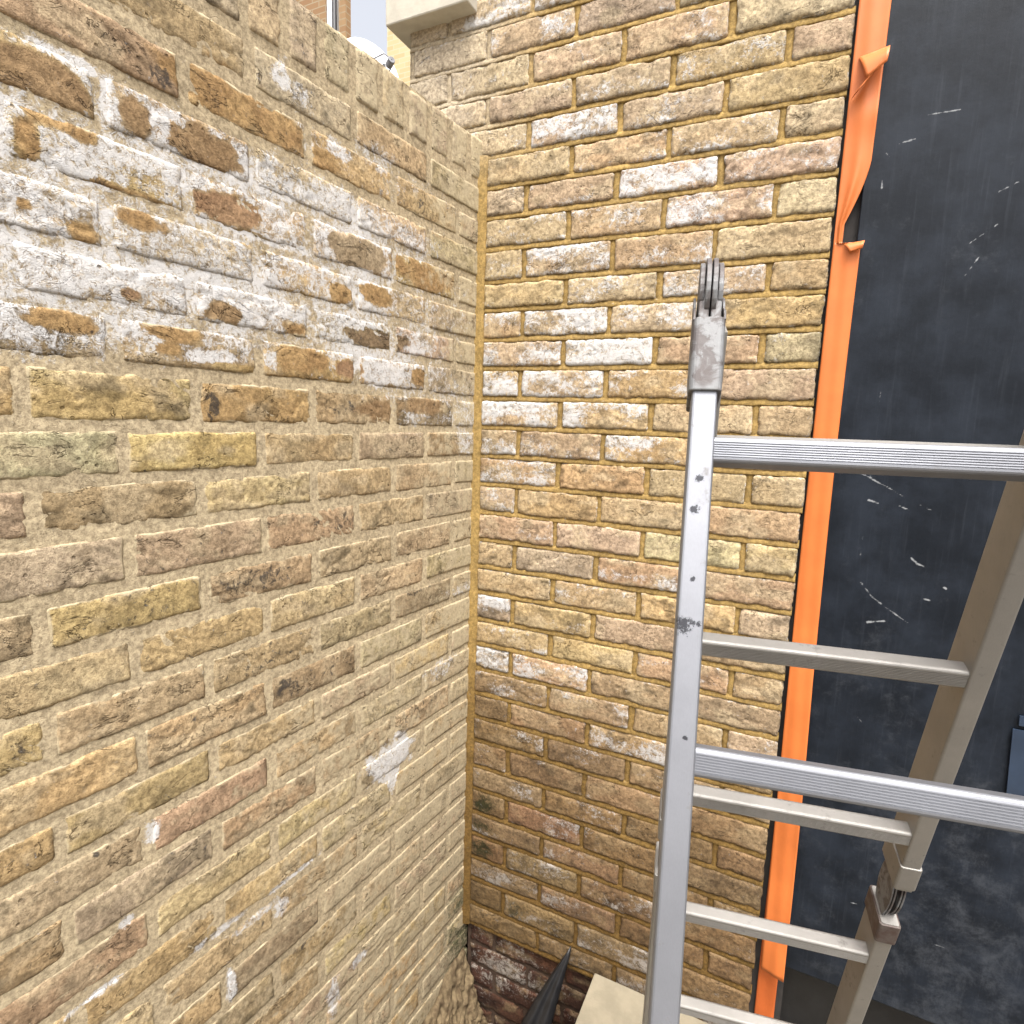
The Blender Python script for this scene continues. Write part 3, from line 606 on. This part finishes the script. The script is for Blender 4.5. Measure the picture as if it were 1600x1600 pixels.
def sub(o):
    o.parent = tp; o.matrix_parent_inverse = Matrix.Translation(-tp.location); return o
vrows = np.concatenate([np.arange(.212, 1.862, .010), [1.8655, 1.8675, 1.8680], np.arange(1.872, 2.75, .008)])
sub(ribbon('strip', M_ORANGE, vrows, ul_top, ur_top, d_top))
# torn, curled flaps
def flap(name, pts, bend):
    # pts: quad corners in (u, d, v): a0,a1 along hinge, b1,b0 free edge ; curved out by bend
    a0, a1, b1, b0 = [np.array(q, float) for q in pts]; n_ = 9; rows = []
    for i in range(n_):
        t = i/(n_-1)
        for j in range(n_):
            s_ = j/(n_-1)
            q = (a0*(1-s_)+a1*s_)*(1-t)+(b0*(1-s_)+b1*s_)*t
            q = q+np.array([0, bend*math.sin(math.pi*t)*(.5+.5*s_), 0]); rows.append((q[0], -q[1], q[2]))
    me = np_mesh(name, np.array(rows), gridq(n_, n_)); o = link(name, me, M_ORANGE)
    so_ = o.modifiers.new('thick', 'SOLIDIFY'); so_.thickness = .0006; so_.offset = 0
    return sub(o)
flap('flap', [(.826, .006, 2.205), (.876, .012, 2.212), (.873, .034, 2.175), (.842, .032, 2.155)], .010)
flap('flap', [(.820, .010, 2.130), (.872, .012, 2.195), (.860, .030, 2.170), (.835, .030, 2.140)], .012)
flap('flap', [(.836, .0062, 1.8655), (.871, .0075, 1.8690), (.868, .0135, 1.853), (.847, .015, 1.848)], .005)

# ================================================================== LADDER
ax, ay, az, phi, af, ar, sf, sr, WI, sw = LAD
AP = Vector((ax, ay, az+2.15)); wv = Vector((math.cos(phi), math.sin(phi), 0)); nv_ = Vector((-math.sin(phi), math.cos(phi), 0)); zv = Vector((0, 0, 1))
FF = -zv*math.cos(af)-nv_*math.sin(af); FT = zv*math.sin(af)-nv_*math.cos(af)
RR = -zv*math.cos(ar)+nv_*math.sin(ar); RTt = -zv*math.sin(ar)-nv_*math.cos(ar)
lad = empty('folding_ladder', AP); tag(lad, 'aluminium folding step ladder standing open in front of the brick wall', 'ladder')
def lsub(o):
    o.parent = lad; o.matrix_parent_inverse = Matrix.Translation(-AP); return o
def rrect(hx, hy, r, n=3):
    pts = []
    for cx, cy, a0 in ((hx-r, hy-r, 0), (-hx+r, hy-r, 90), (-hx+r, -hy+r, 180), (hx-r, -hy+r, 270)):
        for i in range(n+1):
            a = math.radians(a0+90*i/n); pts.append((cx+r*math.cos(a), cy+r*math.sin(a)))
    return pts
def rung_profile():
    hl, ht, r = .0125, .0118, .0045; pts = []
    def ribs(t, sgn):
        k = 7; a = -.0080; st = .016/k; q = []
        for i in range(k):
            x = a+i*st; q += [(x, t), (x+st*.45, t), (x+st*.55, t-sgn*.0010), (x+st*.92, t-sgn*.0010)]
        return q+[(a+.016, t)]
    arc = lambda cx, cy, a0: [(cx+r*math.cos(math.radians(a0+90*i/4)), cy+r*math.sin(math.radians(a0+90*i/4))) for i in range(5)]
    pts += ribs(ht, 1)                                            # front face, l increasing
    pts += list(reversed(arc(hl-r, ht-r, 0)))
    pts += list(reversed(arc(hl-r, -ht+r, -90)))
    pts += list(reversed(ribs(-ht, -1)))
    pts += list(reversed(arc(-hl+r, -ht+r, 180)))
    pts += list(reversed(arc(-hl+r, ht-r, 90)))
    return pts
RP = rung_profile(); SP = rrect(.0118, .029, .003)
def legs(o0, Lv, Tv, s1, rear):
    matS = M_ALU2 if rear else M_ALU
    for side, wo_ in ((0, .008 if rear else 0.), (1, WI+.012)):
        c = o0+wv*wo_-Tv*.029
        top, mid = .048, .86
        for a, b in ((top, mid-.035), (mid+.045, 1.712)):
            m = MB(); m.prism(SP, c+Lv*a, wv, Tv, Lv*(b-a)); st = lsub(m.build('stile', matS, None, 0, False))
            if a == top: pass
            else:
                m = MB(); m.prism(rrect(.0138, .031, .004), c+Lv*1.665, wv, Tv, Lv*.060); f = m.build('foot', M_BAG, st, .002); f.matrix_parent_inverse = Matrix.Translation(-AP)
            # pressed rivet heads beside the rungs
        # mid hinge : plates, pivot and clamps
        h = MB()
        for wp, R_ in ((-.0085, .040), (-.0045, .040), (.0045, .036), (.0085, .036)):
            k = 26; prof = []
            for i in range(k):
                a = 2*math.pi*i/k; prof.append((R_*math.cos(a)*(.62 if True else 1), R_*math.sin(a)*1.45))
            h.prism(prof, c+Lv*mid+wv*(wp-.0012), Tv, Lv, wv*.0024)
        hp = lsub(h.build('hinge_plates', M_STEEL, None, .0006))
        h = MB(); h.prism([(.009*math.cos(2*math.pi*i/16), .009*math.sin(2*math.pi*i/16)) for i in range(16)], c+Lv*mid-wv*.017, Tv, Lv, wv*.034)
        q = h.build('pivot_pin', M_DARKSTEEL, hp, .001); q.matrix_parent_inverse = Matrix.Translation(-AP)
        h = MB(); h.prism(rrect(.0145, .0315, .004), c+Lv*(mid+.046), wv, Tv, Lv*.042); lsub(h.build('hinge_clamp', M_RUST if rear and side else matS, None, .0015))
        h = MB(); h.prism(rrect(.0142, .0310, .004), c+Lv*(mid-.085), wv, Tv, Lv*.045); lsub(h.build('hinge_clamp', matS, None, .0015))
    for k in range(6):
        c = o0+Lv*(s1+(-.001 if not rear else .016 if k == 0 else .006)+k*.28)-Tv*.014+wv*.0112
        m = MB(); m.prism([(a, b) for a, b in RP], c, Lv, Tv, wv*(WI-.0105)); lsub(m.build('rung', M_ALU if not rear else M_ALU2, None, 0))
legs(AP, FF, FT, sf, False)
legs(AP, RR, RTt, sr, True)
# top hinges
for wo_ in (0., WI+.012):
    c = AP+wv*wo_
    bis = -zv; perp = -nv_
    cc = c+bis*.010-perp*.030
    h = MB()
    for wp, R_, sq in ((-.0088, .036, .95), (-.0031, .042, .92), (.0031, .042, .92), (.0088, .036, .95)):
        k = 30; h.prism([(R_*1.05*math.cos(2*math.pi*i/k), R_*sq*math.sin(2*math.pi*i/k)) for i in range(k)], cc+wv*(wp-.0024), perp, zv, wv*.0048)
    hp = lsub(h.build('hinge_plates', M_STEEL, None, .0008))
    h = MB(); h.prism([(.010*math.cos(2*math.pi*i/16), .010*math.sin(2*math.pi*i/16)) for i in range(16)], cc-wv*.019, perp, zv, wv*.038)
    q = h.build('pivot_pin', M_DARKSTEEL, hp, .001); q.matrix_parent_inverse = Matrix.Translation(-AP)
    for Lv, Tv in ((FF, FT), (RR, RTt)):
        cs = c-Tv*.029
        h = MB(); prof = rrect(.0152, .0325, .006, 4)
        h.prism(prof, cs+Lv*.038, wv, Tv, Lv*.075); lsub(h.build('hinge_clamp', M_STEEL, None, .0012))
        h = MB()
        for s_ in (-1, 1):                                      # rounded ears at the clamp mouth
            k = 14; pr_ = [(.030*math.cos(math.pi*i/(k-1)), .022*math.sin(math.pi*i/(k-1))) for i in range(k)]
            h.prism(pr_, cs+Lv*.040+wv*(s_*.0142-.0012), Tv, -Lv, wv*.0024)
        lsub(h.build('clamp_ear', M_STEEL, None, .0006))
        h = MB()
        for s_ in (-1, 1): h.box(cs+Lv*.028+wv*s_*.0058+Tv*.018, .0050, .011, .024, (wv, Tv, Lv))
        lsub(h.build('hinge_tongue', M_STEEL, None, .0015))

# ================================================================== GROUND, SLAB, RUBBLE, PLASTIC
# yard floor, with the open trench left of the slab
m = MB()
def quad(a, b, c, d_): m.add([a, b, c, d_], [(0, 1, 2, 3)])
X0, X1, Y0, Y1 = -30, 30, -30, 30
yd = MB(); m = yd
quad((.42, -30, -.02), (30, -30, -.02), (30, .0, -.02), (.42, .0, -.02)); quad((-30, .22, -.02), (30, .22, -.02), (30, 30, -.02), (-30, 30, -.02))
quad((-30, -30, -.02), (-.22, -30, -.02), (-.22, .22, -.02), (-30, .22, -.02)); quad((.82, 0, -.02), (30, 0, -.02), (30, .22, -.02), (.82, .22, -.02))
quad((.42, -30, -.42), (.42, .0, -.42), (.42, .0, -.02), (.42, -30, -.02)); quad((-.25, -30, -.36), (.42, -30, -.36), (.42, .02, -.36), (-.25, .02, -.36))
o = yd.build('ground', M_GROUND); tag(o, kind='structure')
m = MB(); m.box((.72, -.37, -.012), .30, .362, .014); o = m.build('paving_slab', M_SLAB, None, .003); tag(o, 'pale concrete slab on the ground against the foot of the brick wall', 'slab')
# mortar droppings heaped at the foot of the left wall
nu, nv = 320, 90
ug = np.linspace(.0, 1.3, nu); tg = np.linspace(0, 1, nv); U, T = np.meshgrid(ug, tg, indexing='ij'); U = U.ravel(); T = T.ravel()
hgt = -.27+.13*np.exp(-(U/.16)**2)+.05*fbm(U*6, T*1.5, 6.6, 3)
V = -.36+(.36+hgt*.9)*(1-T)**1.5+.030*(fbm(U*60, T*16, 3.1, 5)-.5); d = -.004+T*.12+.030*(fbm(U*60, T*15, 9.1, 5)-.5)*np.minimum(1, T*6)
p = to_left(U, V, d); me = np_mesh('mortar_droppings', p, gridq(nu, nv)); o = link('mortar_droppings', me, M_RUBBLE); tag(o, 'heaped mortar droppings along the foot of the left wall', 'rubble', kind='stuff')
# folded black plastic standing in the trench corner
bp = [(.352, -.012, .068), (.322, -.055, -.02), (.285, -.11, -.15), (.25, -.17, -.30), (.235, -.20, -.36)]
rows = []
for i, q in enumerate(bp):
    w_ = [.004, .022, .045, .062, .070][i]
    for a_, b_ in ((-1., .2), (-.45, -.5), (.05, .35), (.5, -.45), (1., .3)):
        rows.append((q[0]+a_*w_, q[1]+b_*w_*.8-.012, q[2]+abs(a_)*-.012))
me = np_mesh('plastic_sheet', np.array(rows), gridq(5, 5)); o = link('plastic_sheet', me, M_BAG)
md = o.modifiers.new('sub', 'SUBSURF'); md.levels = 2; md.render_levels = 2
md = o.modifiers.new('thick', 'SOLIDIFY'); md.thickness = .004
tag(o, 'folded black plastic sheet rising to a point against the dark red base bricks', 'plastic sheet')

# ================================================================== BEYOND THE WALL
def farbrick(name, c1, c2, mo):
    m = NT(name); mp = m.n('ShaderNodeCombineXYZ'); sp = m.n('ShaderNodeSeparateXYZ'); m.l(m.pos, sp.inputs[0])
    m.l(m.math('ADD', sp.outputs[0], sp.outputs[1]), mp.inputs[0]); m.l(sp.outputs[2], mp.inputs[1])
    b = m.n('ShaderNodeTexBrick'); m.l(mp.outputs[0], b.inputs['Vector']); b.inputs['Scale'].default_value = 1
    b.inputs['Brick Width'].default_value = .225; b.inputs['Row Height'].default_value = .075; b.inputs['Mortar Size'].default_value = .007
    m.set(b.inputs['Color1'], c1); m.set(b.inputs['Color2'], c2); m.set(b.inputs['Mortar'], mo)
    m.l(b.outputs['Color'], m.p.inputs['Base Color']); m.p.inputs['Roughness'].default_value = .9
    m.l(m.bump(b.outputs['Fac'], -.6, .006), m.p.inputs['Normal'])
    return m.m
M_FAR = farbrick('far_stock_brick', lin(208, 170, 122), lin(180, 132, 90), lin(205, 185, 150))
M_FAR2 = farbrick('far_pale_brick', lin(232, 214, 168, .9), lin(222, 196, 146, .9), lin(228, 214, 180, .9))
M_GLASS = simple('window_glass', (.05, .06, .07), .08, 0, 3, .1, spec=.6)
h1 = empty('neighbour_house', (-6.5, 5.2, 0)); tag(h1, 'tan brick house with white window seen over the left wall', 'house')
def hsub(o, h):
    o.parent = h; o.matrix_parent_inverse = Matrix.Translation(-h.location); return o
m = MB(); m.box((-7.11, 5.22, 3.5), 1.90, .12, 3.5); hsub(m.build('wall', M_FAR, None), h1)
m = MB(); m.box((-4.945, 5.15, 3.5), .055, .05, 3.5); hsub(m.build('wall_strip', M_FAR, None), h1)
m = MB(); m.box((-5.145, 5.16, 6.6), .06, .05, 1.4); f = hsub(m.build('window_frame', M_WHITE, None, .006), h1)
m = MB(); m.box((-5.105, 5.28, 6.2), .10, .02, 2.8); hsub(m.build('window_pane', M_GLASS, None), h1)
m = MB(); m.tube([(-5.052, 5.08, 0), (-5.052, 5.08, 7.2)], .030, 10); hsub(m.build('downpipe', M_BLACKPIPE, None, 0, True), h1)
h2 = empty('neighbour_house', (-3.9, 7.2, 0)); tag(h2, 'pale yellow brick house behind the satellite dish', 'house')
m = MB(); m.box((-3.915, 8.2, 4.8), 1.95, 1.0, 4.8); hsub(m.build('wall', M_FAR2, None), h2)
m = MB(); m.box((-3.915, 8.2, 9.66), 2.0, 1.1, .06); hsub(m.build('roof_edge', M_STONE, None, .01), h2)
# satellite dish
dc = Vector((-2.84, 3.05, 4.42)); ax_d = Vector((.80, -.45, .30)).normalized()
e1 = ax_d.cross(Vector((0, 0, 1))).normalized(); e2 = e1.cross(ax_d)
dish = empty('satellite_dish', dc); tag(dish, 'white satellite dish with wire arm peeping over the left wall', 'dish')
vsd = []; fsd = []; nr, na = 10, 36
for i in range(nr+1):
    r_ = .30*i/nr
    for j in range(na):
        a = 2*math.pi*j/na; q = dc+(e1*math.cos(a)*.92+e2*math.sin(a))*r_+ax_d*(.55*r_*r_-.05); vsd.append(q)
for i in range(nr):
    for j in range(na): fsd.append((i*na+j, i*na+(j+1) % na, (i+1)*na+(j+1) % na, (i+1)*na+j))
m = MB(); m.add(vsd, fsd); o = hsub(m.build('reflector', M_WHITE, None, 0, True), dish); so_ = o.modifiers.new('thick', 'SOLIDIFY'); so_.thickness = .006
tip = Vector((-2.53, 2.95, 4.397))
m = MB(); m.tube([dc+e2*-.30+ax_d*.0, Vector((-2.60, 3.0, 4.30)), tip], .006, 6); m.tube([dc+e1*.05+e2*.05, tip+Vector((-.08, 0, .06)), tip], .006, 6); hsub(m.build('feed_arm', M_WIRE, None), dish)
m = MB(); m.prism([(.03*math.cos(2*math.pi*i/12), .03*math.sin(2*math.pi*i/12)) for i in range(12)], tip, e1, e2, -ax_d*.07); hsub(m.build('receiver', M_WIRE, None, .004), dish)
m = MB(); m.tube([Vector((-2.65, 3.0, 4.41)), Vector((-2.63, 3.0, 4.33)), Vector((-2.56, 3.0, 4.26)), Vector((-2.50, 3.0, 4.22)), Vector((-2.44, 3.0, 4.14)), Vector((-2.42, 3.0, 3.4))], .012, 6); hsub(m.build('cable', M_BLACKPIPE, None, 0, True), dish)
m = MB(); m.tube([dc-ax_d*.05, dc-ax_d*.18, dc-ax_d*.18+Vector((0, 0, -1.2)), dc-ax_d*.18+Vector((0, 0, -4.36))], .024, 8); hsub(m.build('mast', M_WIRE, None), dish)
